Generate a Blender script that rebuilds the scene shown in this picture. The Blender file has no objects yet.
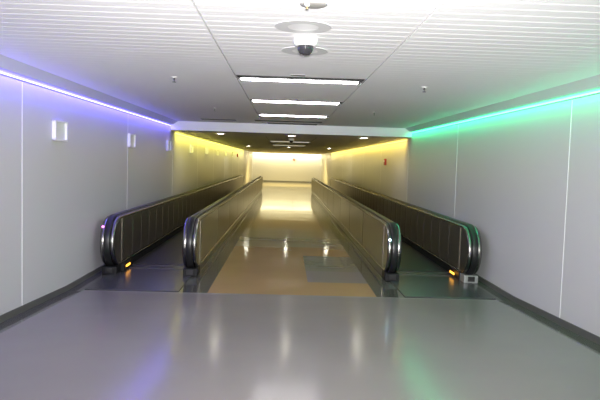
import bpy, bmesh, math, random
from mathutils import Vector, Matrix
random.seed(4)
S = bpy.context.scene
COL = S.collection

# ------------------------------------------------------------------ camera
H = 1.8
cam_d = bpy.data.cameras.new('camera'); cam = bpy.data.objects.new('camera', cam_d); COL.objects.link(cam)
cam_d.sensor_width = 36.0; cam_d.lens = 36.0; cam_d.clip_start = .05; cam_d.clip_end = 200
P, Y_, R_ = -0.0632, 0.0265, 0.0297
fw = Vector((math.sin(Y_)*math.cos(P), math.cos(Y_)*math.cos(P), math.sin(P)))
rt = Vector((math.cos(Y_), -math.sin(Y_), 0)); up = rt.cross(fw)
rt2 = rt*math.cos(R_) + up*math.sin(R_); up2 = -rt*math.sin(R_) + up*math.cos(R_)
M = Matrix((rt2, up2, -fw)).transposed().to_4x4(); M.translation = (0, 0, H)
cam.matrix_world = M
S.camera = cam

# ------------------------------------------------------------------ world, exposure, lights
w = bpy.data.worlds.new('world'); S.world = w; w.use_nodes = True
w.node_tree.nodes['Background'].inputs[0].default_value = (.9, .92, 1, 1)
w.node_tree.nodes['Background'].inputs[1].default_value = 0.02
S.view_settings.view_transform = 'Standard'; S.view_settings.look = 'None'
S.view_settings.gamma = 1; S.view_settings.use_curve_mapping = False
S.view_settings.exposure = 2.2

S.cycles.caustics_reflective = False; S.cycles.caustics_refractive = False; S.cycles.sample_clamp_indirect = 2.0

C = 0.146            # corridor axis
HW = 3.0             # half width between walls
ZC, ZF = 2.717, 2.50 # near and far ceiling
YS = 15.0            # where the ceiling steps down
YE = 53.0            # far wall
YB = -5.0            # wall behind the photographer

def area(name, loc, aim, sx, sy, power, color, spread=180):
    d = bpy.data.lights.new(name, 'AREA'); d.shape = 'RECTANGLE'; d.size = sx; d.size_y = sy
    d.energy = power; d.color = color; d.spread = math.radians(spread)
    o = bpy.data.objects.new(name, d); COL.objects.link(o); o.location = loc
    z = -Vector(aim).normalized(); x = Vector((0, 1, 0)) if abs(z.y) < .9 else Vector((1, 0, 0))
    y = z.cross(x).normalized(); x = y.cross(z)
    m = Matrix((x, y, z)).transposed().to_4x4(); m.translation = loc; o.matrix_world = m
    return o
BLUE, GREEN, YEL_L, YEL_R = (.13, .10, 1), (.02, 1, .36), (1, .90, .13), (1, .74, .13)
ENV = dict(flash=520, led_near=23, led_far=33, cove=150, back=50)  # cove sets the added end-hall fill, back the added rear fill lamps
# the camera's own flash
fl = bpy.data.lights.new('camera_flash', 'SPOT'); fl.spot_size = math.radians(82); fl.spot_blend = 1.0; fl.energy = ENV['flash']; fl.shadow_soft_size = .03; fl.color = (1, .98, .96)
fo = bpy.data.objects.new('camera_flash', fl); COL.objects.link(fo); fo.location = (.02, -.02, H + .09); fo.rotation_euler = (math.pi/2 + .03, 0, -Y_)
# coloured strips in the wall coves
nl = YS - YB
area('blue_cove_light', (C - HW + .085, (YS + YB)/2, 2.62), (-.45, 0, -1), nl - .1, .03, ENV['led_near'], BLUE, 175)
area('green_cove_light', (C + HW - .085, (YS + YB)/2, 2.62), (.45, 0, -1), nl - .1, .03, ENV['led_near']*.66, GREEN, 175)
fl_len = 40.5 - YS
area('yellow_cove_light', (C - HW + .15, YS + .6 + fl_len/2, 2.50), (-.5, 0, -1), fl_len, .03, ENV['led_far'], YEL_L, 142)
area('amber_cove_light', (C + HW - .15, YS + .6 + fl_len/2, 2.50), (.5, 0, -1), fl_len, .03, ENV['led_far'], YEL_R, 142)
# broad unseen lamp added to wash the end wall evenly, then its cove strip
area('end_hall_fill', (C, 47.5, ZF - .03), (0, .45, -1), 7.5, 5.0, ENV['cove'], (1, .80, .29))
area('end_wall_cove_light', (C, YE - .35, ZF + .1), (0, .6, -1), .1, 5.8, 32, (1, .90, .50))
# unseen fill lamps added behind the camera to brighten the near end
for yy in (-1.2, -3.6):
    area('rear_fill_light', (C, yy, ZC - .02), (0, 0, -1), 1.3, .3, ENV['back'], (1, .98, .97))

# ------------------------------------------------------------------ materials
def mat(name, col, rough=.5, metal=0, emit=None, estr=0, spec=.5, noise=None, bump=None, coat=0):
    m = bpy.data.materials.new(name); m.use_nodes = True; nt = m.node_tree; b = nt.nodes['Principled BSDF']
    b.inputs['Base Color'].default_value = (*col, 1); b.inputs['Roughness'].default_value = rough
    b.inputs['Metallic'].default_value = metal; b.inputs['Specular IOR Level'].default_value = spec
    if coat: b.inputs['Coat Weight'].default_value = coat; b.inputs['Coat Roughness'].default_value = .06
    if emit: b.inputs['Emission Color'].default_value = (*emit, 1); b.inputs['Emission Strength'].default_value = estr
    tc = None
    if noise or bump:
        tc = nt.nodes.new('ShaderNodeNewGeometry')
    if noise:   # (scale vec, amount)
        mp = nt.nodes.new('ShaderNodeMapping'); mp.inputs['Scale'].default_value = noise[0]
        n = nt.nodes.new('ShaderNodeTexNoise'); n.inputs['Scale'].default_value = 1; n.inputs['Detail'].default_value = 5
        mx = nt.nodes.new('ShaderNodeMix'); mx.data_type = 'RGBA'
        k = noise[1]
        mx.inputs[6].default_value = (*[c*(1 - k) for c in col], 1); mx.inputs[7].default_value = (*[min(1, c*(1 + k)) for c in col], 1)
        nt.links.new(tc.outputs['Position'], mp.inputs[0]); nt.links.new(mp.outputs[0], n.inputs['Vector'])
        nt.links.new(n.outputs[0], mx.inputs[0]); nt.links.new(mx.outputs[2], b.inputs['Base Color'])
    if bump:    # (scale vec, strength, distance)
        mp = nt.nodes.new('ShaderNodeMapping'); mp.inputs['Scale'].default_value = bump[0]
        n = nt.nodes.new('ShaderNodeTexNoise'); n.inputs['Scale'].default_value = 1; n.inputs['Detail'].default_value = 2
        bp = nt.nodes.new('ShaderNodeBump'); bp.inputs['Strength'].default_value = bump[1]; bp.inputs['Distance'].default_value = bump[2]
        nt.links.new(tc.outputs['Position'], mp.inputs[0]); nt.links.new(mp.outputs[0], n.inputs['Vector'])
        nt.links.new(n.outputs[0], bp.inputs['Height']); nt.links.new(bp.outputs[0], b.inputs['Normal'])
        if coat: nt.links.new(bp.outputs[0], b.inputs['Coat Normal'])
    return m
WALL = mat('wall_panel', (.59, .58, .60), .35, noise=((.4, .4, .4), .03))
COVE = mat('cove_panel', (.74, .74, .75), .5)
SEAM = mat('seam_strip', (.92, .92, .93), .3)
CEIL = mat('ceiling_slat', (.94, .935, .935), .5)
CEILF = mat('far_ceiling', (.55, .53, .50), .6)
DARK = mat('dark_void', (.015, .015, .015), .8)
GROOVE = mat('groove', (.30, .30, .30), .7)
BASE = mat('baseboard', (.11, .11, .105), .35)
FB = ((.9, .35, 1), .10, .02)
def floor_mat(n, c, k=.08, r=.075, sp=.30): return mat(n, c, r, spec=sp, noise=((1.2, 1.2, 1), k), bump=((.6, 2.2, 1), .22, .01))
F_GREY = floor_mat('terrazzo_grey', (.225, .207, .202), r=.16, sp=.2)
F_ORANGE = floor_mat('floor_orange', (.38, .25, .125))
F_GREEN = floor_mat('floor_green_grey', (.22, .215, .16))
F_BLUE = floor_mat('floor_blue_grey', (.24, .215, .19))
F_BEIGE = mat('floor_beige', (.36, .31, .20), .10, spec=.45, noise=((1.2, 1.2, 1), .08), bump=((.25, 1.1, 1), .6, .012))
F_DARK = floor_mat('floor_dark_border', (.085, .085, .075))
STEEL = mat('brushed_steel', (.25, .245, .235), .24, 1)
PANEL = mat('balustrade_panel', (.26, .235, .195), .32, .85, noise=((6, .2, .2), .06), bump=((.2, 2.2, .15), .12, .01))
RUBBER = mat('black_rubber', (.012, .012, .013), .35)
PLATE = mat('landing_plate', (.07, .07, .076), .26, .2, bump=((8, 8, 8), .1, .003))
TREAD = mat('pallet_tread', (.03, .03, .032), .35, .3)
BLACKP = mat('black_plastic', (.007, .007, .008), .5, spec=.25)
GREYBOX = mat('grey_cast_box', (.35, .36, .36), .4, .4)
WHITE = mat('white_plastic', (.85, .85, .85), .35)
GREYR = mat('grey_ring', (.66, .66, .66), .5)
SMOKE = mat('smoked_dome', (.03, .03, .035), .06, coat=.5)
TUBE = mat('lit_diffuser', (.9, .9, .9), .4, emit=(1, .98, 1), estr=4.5)
TUBEF = mat('far_lit_diffuser', (.9, .9, .9), .4, emit=(1, .97, .85), estr=.10)
DOWN = mat('downlight_lens', (.9, .9, .9), .4, emit=(1, .95, .78), estr=12)
LB = mat('blue_led_line', (.8, .8, .9), .3, emit=(.50, .55, 1), estr=.26)
LG = mat('green_led_line', (.8, .9, .85), .3, emit=(.25, 1, .66), estr=.26)
LY = mat('yellow_led_line', (.9, .9, .7), .3, emit=(1, .93, .22), estr=.22)
LA = mat('amber_led_line', (.9, .85, .7), .3, emit=(1, .80, .20), estr=.22)
AMBER = mat('amber_lens', (.9, .5, .1), .3, emit=(1, .40, .03), estr=1.2)
PINK = mat('magenta_lens', (.9, .3, .8), .3, emit=(1, .15, .8), estr=1)
ICE = mat('pale_blue_lens', (.7, .85, 1), .3, emit=(.45, .75, 1), estr=2)
REDP = mat('red_plastic', (.35, .03, .02), .4)
SIGNF = mat('sign_face', (.75, .75, .76), .3)
SLOT = mat('vent_slot', (.08, .08, .08), .6)

# ------------------------------------------------------------------ helpers
def box(bm, x0, x1, y0, y1, z0, z1, mi=0):
    vs = [bm.verts.new((x, y, z)) for x in (x0, x1) for y in (y0, y1) for z in (z0, z1)]
    for f in ((0,1,3,2), (4,6,7,5), (0,4,5,1), (2,3,7,6), (0,2,6,4), (1,5,7,3)):
        bm.faces.new([vs[i] for i in f]).material_index = mi
def quad(bm, pts, mi=0):
    f = bm.faces.new([bm.verts.new(p) for p in pts]); f.material_index = mi; return f
def lathe(bm, prof, c=(0, 0, 0), n=32, mi=0):
    rings = []
    for r, z in prof:
        if r < 1e-6: rings.append([bm.verts.new((c[0], c[1], c[2] + z))])
        else: rings.append([bm.verts.new((c[0] + r*math.cos(2*math.pi*k/n), c[1] + r*math.sin(2*math.pi*k/n), c[2] + z)) for k in range(n)])
    for a, b in zip(rings, rings[1:]):
        for k in range(n):
            k2 = (k + 1) % n
            if len(a) == 1 and len(b) == 1: continue
            if len(a) == 1: f = bm.faces.new((a[0], b[k], b[k2]))
            elif len(b) == 1: f = bm.faces.new((a[k], a[k2], b[0]))
            else: f = bm.faces.new((a[k], a[k2], b[k2], b[k]))
            f.material_index = mi; f.smooth = True
def obj(name, bm, mats, parent=None, loc=None, fix=True):
    if fix: bmesh.ops.recalc_face_normals(bm, faces=bm.faces)
    me = bpy.data.meshes.new(name); bm.to_mesh(me); bm.free()
    for m in (mats if isinstance(mats, (list, tuple)) else [mats]): me.materials.append(m)
    o = bpy.data.objects.new(name, me); COL.objects.link(o)
    if parent: o.parent = parent
    if loc: o.location = loc
    return o
def struct(name, bm, mats, fix=True):
    o = obj(name, bm, mats, fix=fix); o['kind'] = 'structure'; return o
def thing(name, label, cat, loc=(0, 0, 0), group=None):
    o = bpy.data.objects.new(name, None); COL.objects.link(o); o.location = loc
    tag(o, label, cat, group); o.empty_display_size = .1; return o
def tag(o, label, cat, group=None):
    o['label'] = label; o['category'] = cat
    if group: o['group'] = group
    return o
def copy_thing(src, loc, label, group=None):
    r = src.copy(); COL.objects.link(r); r.location = loc; r['label'] = label
    if group: r['group'] = group
    for ch in src.children:
        c = ch.copy(); COL.objects.link(c); c.parent = r
        for g in ch.children:
            d = g.copy(); COL.objects.link(d); d.parent = c
    return r
def bevelled(bm, off=.004, seg=2):
    bmesh.ops.bevel(bm, geom=bm.edges[:], offset=off, segments=seg, affect='EDGES', profile=.5)

# ------------------------------------------------------------------ floor
XL, XR = C - HW, C + HW
XHL, XHR = 1.552, 2.782         # handrail offsets from the axis
YRAMP, YSL = 7.95, .042
YF = 8.03                       # start of the coloured floor
BW = .106                       # half thickness of a balustrade
XI = XHL - BW                   # inner face offset of the inner balustrades
XO = 1.15                       # half width of coloured floor
ybands = [YB, YRAMP, YF, 8.93, 9.85, 11.44, 12.6, 16, 18.5, 22, 24, 28, 31, 36, 40, YE + 1]
bm = bmesh.new()
xs = [XL - .3, XL + .20, C - XI, C - XO, .39, C + XO, C + XI, XR - .20, XR + .3]
mats_f = [F_GREY, F_ORANGE, F_GREEN, F_BLUE, F_BEIGE, F_DARK]
def fmat(i, j):
    x = (xs[i] + xs[i+1])/2; y = (ybands[j] + ybands[j+1])/2
    if i in (0, 7): return 5
    if y < YF: return 0
    if abs(x - C) > XO:
        return 5 if y < 38 else 4
    if 8.93 < y < 9.85 and x > .39: return 3
    if 9.85 < y < 11.44 and x > .39: return 2
    if y < 12.6: return 1
    return [4, 1, 4, 2, 4, 1, 4, 4, 4][min(8, j - 6)]
gv = [[bm.verts.new((x, y, max(0, (YRAMP - y)*YSL))) for y in ybands] for x in xs]    # gentle ramp before the walkways
for i in range(len(xs) - 1):
    for j in range(len(ybands) - 1):
        bm.faces.new((gv[i][j], gv[i+1][j], gv[i+1][j+1], gv[i][j+1])).material_index = fmat(i, j)
# slab underneath
box(bm, XL - .3, XR + .3, YB - .2, YE + 1, -.15, -.01, 5)
bmesh.ops.recalc_face_normals(bm, faces=bm.faces)
for f in bm.faces:
    if abs(f.normal.z) > .9 and f.calc_center_median().z > -.005 and f.normal.z < 0: f.normal_flip()
struct('floor', bm, mats_f, False)

# ------------------------------------------------------------------ walls
def side_wall(name, s):
    bm = bmesh.new(); x = C + s*HW
    def bx(a, b, y0, y1, z0, z1, mi=0):
        box(bm, min(x + s*a, x + s*b), max(x + s*a, x + s*b), y0, y1, z0, z1, mi)
    bx(0, .2, YB, YE, -.1, 3.1)
    y = 6.60 - 4.36*2
    while y < 41:
        bx(-.003, .002, y - .006, y + .006, .1, (2.57 if y < YS else 2.40), 1)
        y += 4.36
    return struct(name, bm, [WALL, SEAM])
side_wall('wall_left', -1); side_wall('wall_right', 1)
bm = bmesh.new(); box(bm, XL, XR, YE, YE + .2, -.1, 3.1); struct('wall_far', bm, [WALL])
bm = bmesh.new(); box(bm, XL, XR, YB - .2, YB, -.1, 3.1); struct('wall_back', bm, [WALL])
for nm, s in (('baseboard_left', -1), ('baseboard_right', 1)):
    bm = bmesh.new(); x0, x1 = sorted((C + s*HW, C + s*(HW - .012)))
    rows = []
    for y in (YB, YRAMP, YE):
        z = max(0, (YRAMP - y)*YSL); rows.append([bm.verts.new(p) for p in ((x0, y, z), (x1, y, z), (x1, y, z + .075), (x0, y, z + .075))])
    for A, B in zip(rows, rows[1:]):
        for k in range(4): bm.faces.new((A[k], A[(k+1) % 4], B[(k+1) % 4], B[k]))
    struct(nm, bm, [BASE])
bm = bmesh.new(); box(bm, XL + .02, XR - .02, YE - .015, YE, 0, .1); struct('baseboard_far', bm, [BASE])
# luminous ledge lines of the coves
def ledge(name, s, y0, y1, z, m):
    bm = bmesh.new(); x = C + s*HW
    for a, b, z0, z1, mi in ((0, .016, z - .008, z + .011, 0), (0, .018, z - .012, z - .008, 1)):
        p, q = x, x - s*b
        box(bm, min(p, q), max(p, q), y0, y1, z0, z1, mi)
    struct(name, bm, [m, GROOVE])
ledge('trim_1', -1, YB, YS - .02, 2.595, LB); ledge('trim_2', 1, YB, YS - .02, 2.595, LG)
ledge('trim_3', -1, YS + .6, 41, 2.43, LY); ledge('trim_4', 1, YS + .6, 41, 2.43, LA)

# ------------------------------------------------------------------ ceilings
PITCH = .14; CH = .715; CE = 2.825
fix_rows = [(6.58, 7.00), (9.10, 9.52), (11.90, 12.32)]     # three slats left out for each lamp
bm = bmesh.new()
def slat(x0, x1, y0, y1):
    b, h = .011, .002
    sec = [(y0 + .0004, ZC + .03), (y0 + .0004, ZC + h), (y0 + b, ZC), (y1 - b, ZC), (y1 - .0004, ZC + h), (y1 - .0004, ZC + .03)]
    A = [bm.verts.new((x0, y, z)) for y, z in sec]; B = [bm.verts.new((x1, y, z)) for y, z in sec]
    for k in range(5): bm.faces.new((A[k], A[k+1], B[k+1], B[k]))
    bm.faces.new(A); bm.faces.new(B[::-1])
y = 6.58 - PITCH*83
while y + PITCH <= YS:
    for x0, x1 in ((C - CE, C - CH - .007), (C + CH + .007, C + CE)): slat(x0, x1, y, y + PITCH)
    ym = y + PITCH/2
    if not any(a - .01 < ym < b + .01 for a, b in fix_rows): slat(C - CH + .007, C + CH - .007, y, y + PITCH)
    y += PITCH
struct('ceiling', bm, [CEIL])
# void above the slats, closed at the coves
bm = bmesh.new()
box(bm, XL, XR, YB, YE, 3.0, 3.1)
struct('trim_5', bm, [GROOVE])
bm = bmesh.new()
for x0, x1 in ((C - CE, C - CE + .02), (C + CE - .02, C + CE)): box(bm, x0, x1, YB, YS, ZC + .031, 3.0)
for s in (-1, 1): box(bm, C + s*CH - .03, C + s*CH + .03, YB, YS, ZC + .031, ZC + .05)
struct('trim_6', bm, [GROOVE])
# sloping cove panels that close the gap between ceiling edge and wall, above the light strips
for nm, s in (('trim_8', -1), ('trim_9', 1)):
    bm = bmesh.new(); sec = [(HW - .178, ZC - .001), (HW - .178, ZC + .02), (HW - .05, 2.645), (HW - .05, 2.632)]
    A = [bm.verts.new((C + s*o, YB, z)) for o, z in sec]; B = [bm.verts.new((C + s*o, YS, z)) for o, z in sec]
    for k in range(4): bm.faces.new((A[k], A[(k+1) % 4], B[(k+1) % 4], B[k]))
    bm.faces.new(A); bm.faces.new(B[::-1]); struct(nm, bm, [COVE])
# step down to the lower ceiling
bm = bmesh.new(); box(bm, XL, XR, YS, YS + .12, ZF, 3.0); struct('trim_7', bm, [mat('fascia_white', (.88, .88, .90), .4)])
bm = bmesh.new()
box(bm, C - CE, C + CE, YS + .12, YE - .5, ZF, ZF + .04)
for s in (-1, 1): box(bm, C + s*CE - .02, C + s*CE + .02, YS + .12, YE - .5, ZF + .04, 3.0)
for x0 in (C - CH, C + CH): box(bm, x0 - .01, x0 + .01, 17, 31, ZF - .002, ZF + .001, 1)
struct('ceiling_far', bm, [CEILF, GROOVE])

# ------------------------------------------------------------------ ceiling lamps
names = ['nearest and largest lit ceiling light, with a dark slot along its near side',
         'middle one of the three lit linear lights in the slatted ceiling',
         'third and farthest lit linear light in the slatted ceiling, just before the step']
for (a, b), lab in zip(fix_rows, names):
    t = thing('ceiling_light', lab, 'light', (C, (a + b)/2, ZC), 'linear lights in the slatted ceiling')
    hw, hd = CH - .02, (b - a)/2
    bm = bmesh.new()
    box(bm, -hw, hw, -hd, hd, .012, .02); box(bm, -hw, hw, -hd, -hd + .01, .002, .012); box(bm, -hw, hw, hd - .01, hd, .002, .012)
    box(bm, -hw, -hw + .01, -hd, hd, .002, .012); box(bm, hw - .01, hw, -hd, hd, .002, .012)
    obj('housing', bm, DARK, t)
    for x0, x1 in ((-hw + .02, -.135), (-.128, hw - .035)):
        bm = bmesh.new(); box(bm, x0, x1, .075 if a < 7 else 0, hd - .012, -.001, .011); bevelled(bm, .004); obj('diffuser', bm, TUBE, t)
for yy, n in ((20.95, 'nearer'), (25.7, 'farther')):
    t = thing('ceiling_light', n + ' of the two small lit panels in the dim lower ceiling', 'light', (C, yy, ZF), 'linear lights in the lower ceiling')
    bm = bmesh.new(); box(bm, -CH + .02, CH - .02, -.2, .2, -.012, -.001); bevelled(bm, .003); obj('frame', bm, WHITE, t)
    bm = bmesh.new(); box(bm, -CH + .06, CH - .06, -.14, .14, -.02, -.012); obj('diffuser', bm, TUBEF, t)
place = {-1: 'left', 0: 'middle', 1: 'right'}
proto = None
for row, (yy, dx) in enumerate(((16.2, 1.92), (29.1, 1.94))):
    for k in (-1, 0, 1):
        lab = place[k] + (' round downlight beside the ceiling step, in the row of three nearest the step' if row == 0 else ' one of the three small round downlights deep in the lower ceiling')
        loc = (C + k*dx + (.02 if k else .0), yy, ZF)
        if proto is None:
            t = proto = thing('downlight', lab, 'light', loc, 'round downlights in the lower ceiling')
            bm = bmesh.new(); lathe(bm, [(.11, -.001), (.15, -.001), (.15, -.006), (.14, -.012), (.115, -.012), (.11, -.001)]); obj('trim_ring', bm, WHITE, t)
            bm = bmesh.new(); lathe(bm, [(0, -.010), (.06, -.010), (.112, -.004), (.112, -.001), (0, -.001)]); obj('lens', bm, DOWN, t)
        else: copy_thing(proto, loc, lab)

# ------------------------------------------------------------------ moving walkways
RN = .385; ZM = .495       # radius and height of the newel arc
YN = 9.37                  # where the arc starts
NS = 18
def profile(r, y1, zlow=None):
    """closed side outline: newel arc, top, far arc, bottom"""
    pts = []
    for k in range(NS + 1):
        a = -math.pi/2 - math.pi*k/NS
        pts.append((YN + r*math.cos(a), ZM + r*math.sin(a)))
    for k in range(NS + 1):
        a = math.pi/2 - math.pi*k/NS
        pts.append((y1 + r*math.cos(a), ZM + r*math.sin(a)))
    return pts
def sweep(bm, path, sec, closed_path=True):
    """sec: list of (x, outward offset); path: list of radii-0 points with normals"""
    rings = []
    for (y, z, ny, nz) in path:
        rings.append([bm.verts.new((x, y + o*ny, z + o*nz)) for x, o in sec])
    n = len(sec); m = len(rings)
    for i in range(m if closed_path else m - 1):
        a, b = rings[i], rings[(i + 1) % m]
        for k in range(n):
            f = bm.faces.new((a[k], a[(k+1) % n], b[(k+1) % n], b[k])); f.smooth = True
    if not closed_path:
        bm.faces.new(rings[0]); bm.faces.new(rings[-1][::-1])
def npath(y1, r):
    out = []
    for k in range(NS*2 + 1):
        a = -math.pi/2 - math.pi*k/(2*NS); out.append((YN + r*math.cos(a), ZM + r*math.sin(a), math.cos(a), math.sin(a)))
    for k in range(NS*2 + 1):
        a = math.pi/2 - math.pi*k/(2*NS); out.append((y1 + r*math.cos(a), ZM + r*math.sin(a), math.cos(a), math.sin(a)))
    return out
def balustrade(parent, x, y1, side, box_m, lamp, amber):
    """x: position across the walkway; side: +1 when the walkway lies towards +x"""
    # body: slab filling the outline
    bm = bmesh.new(); r = RN - .03; hw = BW - .012
    pr = profile(r, y1)
    A = [bm.verts.new((x - hw, y, z)) for y, z in pr]; B = [bm.verts.new((x + hw, y, z)) for y, z in pr]
    bm.faces.new(A); bm.faces.new(B[::-1])
    for k in range(len(pr)): bm.faces.new((A[k], A[(k+1) % len(pr)], B[(k+1) % len(pr)], B[k]))
    body = obj('balustrade', bm, PANEL, parent)
    # cladding sheets on both faces, with fine joints
    for s in (-1, 1):
        bm = bmesh.new(); xo = x + s*(hw + .004); xi = x + s*(hw - .001)
        y = YN + .1; L = .62 if amber else 2.48
        while y < y1 - .05:
            ye = min(y + L, y1)
            ya, yb = y + .0008, ye - .0008
            ym = (ya + yb)/2; z0, z1 = ZM - r + .02, ZM + r - .02
            cols = [(ya, 0), (ya + .1, .0004), (ym, .0006), (yb - .1, .0004), (yb, 0)]
            V = [[bm.verts.new((xo + s*o, yy, z)) for z in (z0, z1)] for yy, o in cols]
            for a, b in zip(V, V[1:]):
                f = bm.faces.new((a[0], b[0], b[1], a[1])); f.smooth = True
            W = [[bm.verts.new((xi, yy, z)) for z in (z0, z1)] for yy in (ya, yb)]
            bm.faces.new((V[0][0], V[0][1], W[0][1], W[0][0])); bm.faces.new((V[-1][0], W[1][0], W[1][1], V[-1][1]))
            y += L
        obj('side_panel', bm, PANEL, body)
    # rounded steel rim round the whole outline
    bm = bmesh.new(); e = BW
    sec = [(x - e + .012, -.03), (x - e, -.022), (x - e, -.006), (x - e + .012, .006), (x - .06, .010), (x - .05, .004),
           (x + .05, .004), (x + .06, .010), (x + e - .012, .006), (x + e, -.006), (x + e, -.022), (x + e - .012, -.03)]
    sweep(bm, npath(y1, RN - .01), sec); obj('deck_trim', bm, STEEL, body)
    # handrail belt
    bm = bmesh.new()
    sec = [(x - .042, 0), (x - .050, .010), (x - .046, .022), (x - .026, .028), (x + .026, .028), (x + .046, .022), (x + .050, .010), (x + .042, 0)]
    path = npath(y1, RN - .004)[1:-1]
    sweep(bm, path, sec, False); obj('handrail', bm, RUBBER, body)
    # skirt below the panels
    bm = bmesh.new(); box(bm, x - BW + .01, x + BW - .01, YN + .12, y1, 0, ZM - r + .02); bevelled(bm, .006); obj('skirt', bm, PANEL if not amber else BLACKP, body)
    # handrail inlet box at the foot of the newel
    bm = bmesh.new(); box(bm, x - BW - .005, x + BW + .005, YN - .25, YN + .05, 0, .125)
    bevelled(bm, .014); ib = obj('inlet_box', bm, box_m, body)
    bm = bmesh.new(); box(bm, x - .055, x + .055, YN - .264, YN - .245, .03, .11); bevelled(bm, .008); obj('handrail_brush', bm, RUBBER, body)
    # small light on the newel
    if lamp:
        m, sx, zl = lamp
        a = math.asin((zl - ZM)/RN); yy = YN - math.cos(a)*(RN + .003)
        bm = bmesh.new(); lathe(bm, [(0, .012), (.012, .010), (.019, .004), (.019, -.01), (0, -.01)], n=20)
        q = Vector((0, -math.cos(a), math.sin(a))).to_track_quat('Z', 'Y').to_matrix().to_4x4(); q.translation = (x + sx, yy, zl)
        bmesh.ops.transform(bm, matrix=q, verts=bm.verts[:])
        l = obj('sensor_light', bm, m, body); l['label'] = 'small lit sensor lens on the steel newel'
    if amber:
        xx = x + side*(BW + .002)
        bm = bmesh.new(); box(bm, min(xx, xx + side*.02) - .0, max(xx, xx + side*.06), YN - .02, YN + .5, .015, .14); bevelled(bm, .008)
        obj('indicator_housing', bm, BLACKP, body)
        bm = bmesh.new(); xx += side*.058; box(bm, min(xx, xx + side*.008), max(xx, xx + side*.008), YN + .10, YN + .34, .065, .095); bevelled(bm, .003)
        l = obj('indicator_light', bm, AMBER, body); l['label'] = 'glowing amber indicator bar'
    return body
YI_END, YO_END = 35.2, 36.9
def walkway(s, label):
    t = thing('moving_walkway', label, 'moving walkway', (C + s*(XHL + XHR)/2, YN, 0), 'pair of moving walkways')
    def shift(o):   # parts were drawn in world space; keep them there under the empty
        o.matrix_parent_inverse = Matrix.Translation(-Vector(t.location))
    b1 = balustrade(t, C + s*XHL, YI_END, s, BLACKP, (ICE, -.075, .66) if s > 0 else None, False); shift(b1)
    b2 = balustrade(t, C + s*XHR, YO_END, -s, GREYBOX if s > 0 else BLACKP, (PINK, -.08, .74) if s < 0 else None, True); shift(b2)
    x0, x1 = sorted((C + s*(XHL + BW), C + s*(XHR - BW)))
    bm = bmesh.new(); box(bm, x0, x1, YN + .5, YI_END - .3, .003, .012)
    n = 24
    for k in range(n):
        xa = x0 + .03 + (x1 - x0 - .06)*k/n
        box(bm, xa, xa + .02, YN + .6, YI_END - .35, .010, .018)
    shift(obj('pallet_band', bm, TREAD, t))
    bm = bmesh.new(); box(bm, x0, x1, YN + .30, YN + .55, .004, .018)
    for k in range(30):
        xa = x0 + .02 + (x1 - x0 - .04)*k/30
        box(bm, xa, xa + .015, YN + .55, YN + .68, .012, .024)
    shift(obj('comb_plate', bm, STEEL if 0 else PLATE, t))
    bm = bmesh.new(); box(bm, x0 - .12, x1 + .12, YF + .02, YN + .30, .001, .012); bevelled(bm, .004, 1)
    shift(obj('landing_plate', bm, PLATE, t))
    return t
walkway(-1, 'left moving walkway against the wall with the blue light strip')
walkway(1, 'right moving walkway against the wall with the green light strip')

# ------------------------------------------------------------------ things on the ceiling
def ring_plate(loc, label):
    bm = bmesh.new();  lathe(bm, [(0, -.0035), (.108, -.0035), (.108, -.001)], mi=1)
    lathe(bm, [(.106, -.0036), (.106, -.0042), (.193, -.0042), (.194, -.0036), (.194, 0)], n=48)
    for f in bm.faces: f.smooth = False
    return tag(obj('ceiling_cover', bm, [GREYR, WHITE], None, loc), label, 'cover plate', 'round cover plates on the slatted ceiling')
ring_plate((C - .05, 4.14, ZC), 'round grey ringed ceiling plate between the dome camera and the small dark disc')
bm = bmesh.new(); lathe(bm, [(0, -.012), (.045, -.012), (.07, -.006), (.08, 0), (0, 0)])
tag(obj('ceiling_cover', bm, mat('grey_disc', (.30, .29, .27), .5), None, (.14, 3.56, ZC)), 'small dark grey ceiling disc at the very top, behind the hanging sprinkler', 'cover plate')
ring_plate((C - .01, 5.02, ZC), 'round grey ringed ceiling plate partly hidden behind the dome camera')
t = thing('dome_camera', 'white dome security camera with smoked bubble, on the slatted ceiling', 'security camera', (C - .02, 4.50, ZC), 'dome cameras')
bm = bmesh.new(); lathe(bm, [(0, 0), (.086, 0), (.09, -.012), (.088, -.045), (.078, -.058), (.062, -.062), (0, -.062)]); obj('housing', bm, WHITE, t)
bm = bmesh.new(); lathe(bm, [(.060, -.061)] + [(.06*math.cos(a), -.075 - .055*math.sin(a)) for a in [math.pi/2*k/8 for k in range(8)]] + [(0, -.13)]); obj('bubble', bm, SMOKE, t)
bm = bmesh.new(); lathe(bm, [(.0, -.066), (.025, -.066), (.025, -.10), (.0, -.10)]); 
t2 = copy_thing(t, (C + .02, 18.2, ZF), 'small dark dome camera under the dim lower ceiling, beyond the step')
bm.free()
def sprinkler(loc, label, k=1.0, name='sprinkler'):
    t = thing(name, label, 'sprinkler', loc, 'ceiling sprinklers')
    bm = bmesh.new(); lathe(bm, [(0, 0), (.032*k, 0), (.030*k, -.006*k), (.012*k, -.010*k), (0, -.010*k)], n=20); obj('escutcheon', bm, WHITE, t)
    bm = bmesh.new(); lathe(bm, [(0, -.008*k), (.010*k, -.008*k), (.010*k, -.03*k), (.004*k, -.034*k), (.004*k, -.05*k), (0, -.05*k)], n=14); obj('nozzle', bm, SLOT, t)
    bm = bmesh.new(); lathe(bm, [(0, -.05*k), (.02*k, -.05*k), (.02*k, -.053*k), (0, -.053*k)], n=18); obj('deflector', bm, SLOT, t)
    return t
sprinkler((-1.28, 6.89, ZC), 'tiny ceiling sprinkler left of the nearest light', 1.1)
sprinkler((1.6, 7.04, ZC), 'tiny ceiling sprinkler right of the nearest light', 1.1)
sprinkler((-1.28, 10.82, ZC), 'tiny sprinkler left of the farther ceiling lights', 1.0)
sprinkler((1.54, 10.6, ZC), 'tiny sprinkler right of the farther ceiling lights', 1.0)
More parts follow.
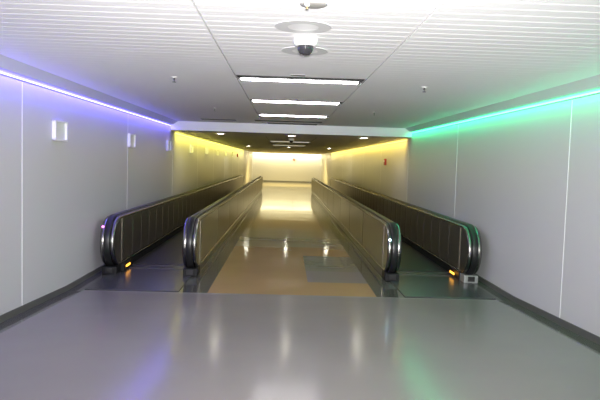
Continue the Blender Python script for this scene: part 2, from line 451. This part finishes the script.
t = thing('sprinkler', 'white pendant sprinkler hanging at the top edge of the photo', 'sprinkler', (.098, 3.40, ZC), 'ceiling sprinklers')
bm = bmesh.new(); lathe(bm, [(0, 0), (.03, 0), (.028, -.008), (.014, -.012), (.014, -.048), (.009, -.052), (0, -.052)], n=24); obj('drop_pipe', bm, WHITE, t)
bm = bmesh.new(); lathe(bm, [(0, -.052), (.006, -.052), (.006, -.062), (.009, -.064), (.009, -.067), (0, -.067)], n=16); obj('nozzle', bm, mat('brass', (.5, .38, .2), .35, .8), t)
def slot(x0, x1, y0, y1, z, label, group='dark air slots in the slatted ceiling'):
    t = thing('air_slot', label, 'vent', ((x0 + x1)/2, (y0 + y1)/2, z), group); a, b = (x1 - x0)/2, (y1 - y0)/2
    bm = bmesh.new(); box(bm, -a, a, -b, b, -.004, -.0005); bevelled(bm, .001, 1); obj('frame', bm, GREYR, t)
    bm = bmesh.new(); box(bm, -a + .006, a - .006, -b + .006, b - .006, -.0055, -.004); obj('grille', bm, SLOT, t)
slot(.03, .19, 6.38, 6.46, ZC, 'small dark air slot just before the nearest ceiling light')
slot(.03, .17, 8.86, 8.93, ZC, 'small dark air slot just before the second ceiling light')
slot(-1.95, -1.15, 13.7, 14.0, ZC, 'long dark air slot left of centre beside the ceiling step')
slot(-.72, .82, 13.55, 13.95, ZC, 'longest dark air slot, across the centre strip near the ceiling step')
slot(-.45, .75, 14.35, 14.85, ZC, 'dark air slot across the centre strip, closest to the ceiling step')

# ------------------------------------------------------------------ plates on the walls
labs = ['largest framed wall plate, nearest on the left wall under the blue strip', 'second framed wall plate, left wall under the blue strip',
        'framed wall plate where the blue light meets the yellow', 'fourth framed wall plate, first in the yellow stretch', 'fifth framed wall plate on the left wall, in yellow light',
        'sixth framed wall plate on the left wall, in yellow light', 'seventh framed wall plate far along the left wall', 'last framed wall plate at the far end of the left wall']
proto = None
for k, lab in enumerate(labs):
    loc = (XL, 7.64 + 3.53*k, 2.10)
    if proto is None:
        t = proto = thing('wall_plate', lab, 'wall plate', loc, 'framed plates along the left wall')
        bm = bmesh.new()
        for y0, y1, z0, z1 in ((-.2, .2, .105, .125), (-.2, .2, -.125, -.105), (-.2, -.175, -.125, .125), (.175, .2, -.125, .125)): box(bm, 0, .045, y0, y1, z0, z1)
        obj('frame', bm, WHITE, t)
        bm = bmesh.new(); box(bm, .001, .018, -.18, .18, -.11, .11); obj('plate', bm, SIGNF, t)
    else: copy_thing(proto, loc, lab)
t = thing('fire_alarm', 'dark red fire alarm box on the right wall below the amber strip', 'fire alarm', (XR, 18.7, 1.88), 'red alarms on the walls')
bm = bmesh.new(); box(bm, -.06, -.001, -.09, .09, -.10, .10); bevelled(bm, .01); obj('box', bm, REDP, t)
bm = bmesh.new(); box(bm, -.075, -.058, -.045, .045, .0, .06); bevelled(bm, .006); obj('strobe', bm, WHITE, t)
t = thing('fire_alarm', 'dark red alarm box far along the left wall, past the last framed plate', 'fire alarm', (XL, 35.6, 2.08), 'red alarms on the walls')
bm = bmesh.new(); box(bm, .001, .06, -.09, .09, -.10, .10); bevelled(bm, .01); obj('box', bm, REDP, t)
bm = bmesh.new(); box(bm, .058, .075, -.045, .045, .0, .06); bevelled(bm, .006); obj('strobe', bm, WHITE, t)
t = thing('fire_alarm', 'small red alarm high on the bright end wall', 'fire alarm', (.78, YE, 2.02), 'red alarms on the walls')
bm = bmesh.new(); box(bm, -.09, .09, -.06, -.001, -.10, .10); bevelled(bm, .01); obj('box', bm, REDP, t)
bm = bmesh.new(); box(bm, -.045, .045, -.075, -.058, .0, .06); bevelled(bm, .006); obj('strobe', bm, WHITE, t)
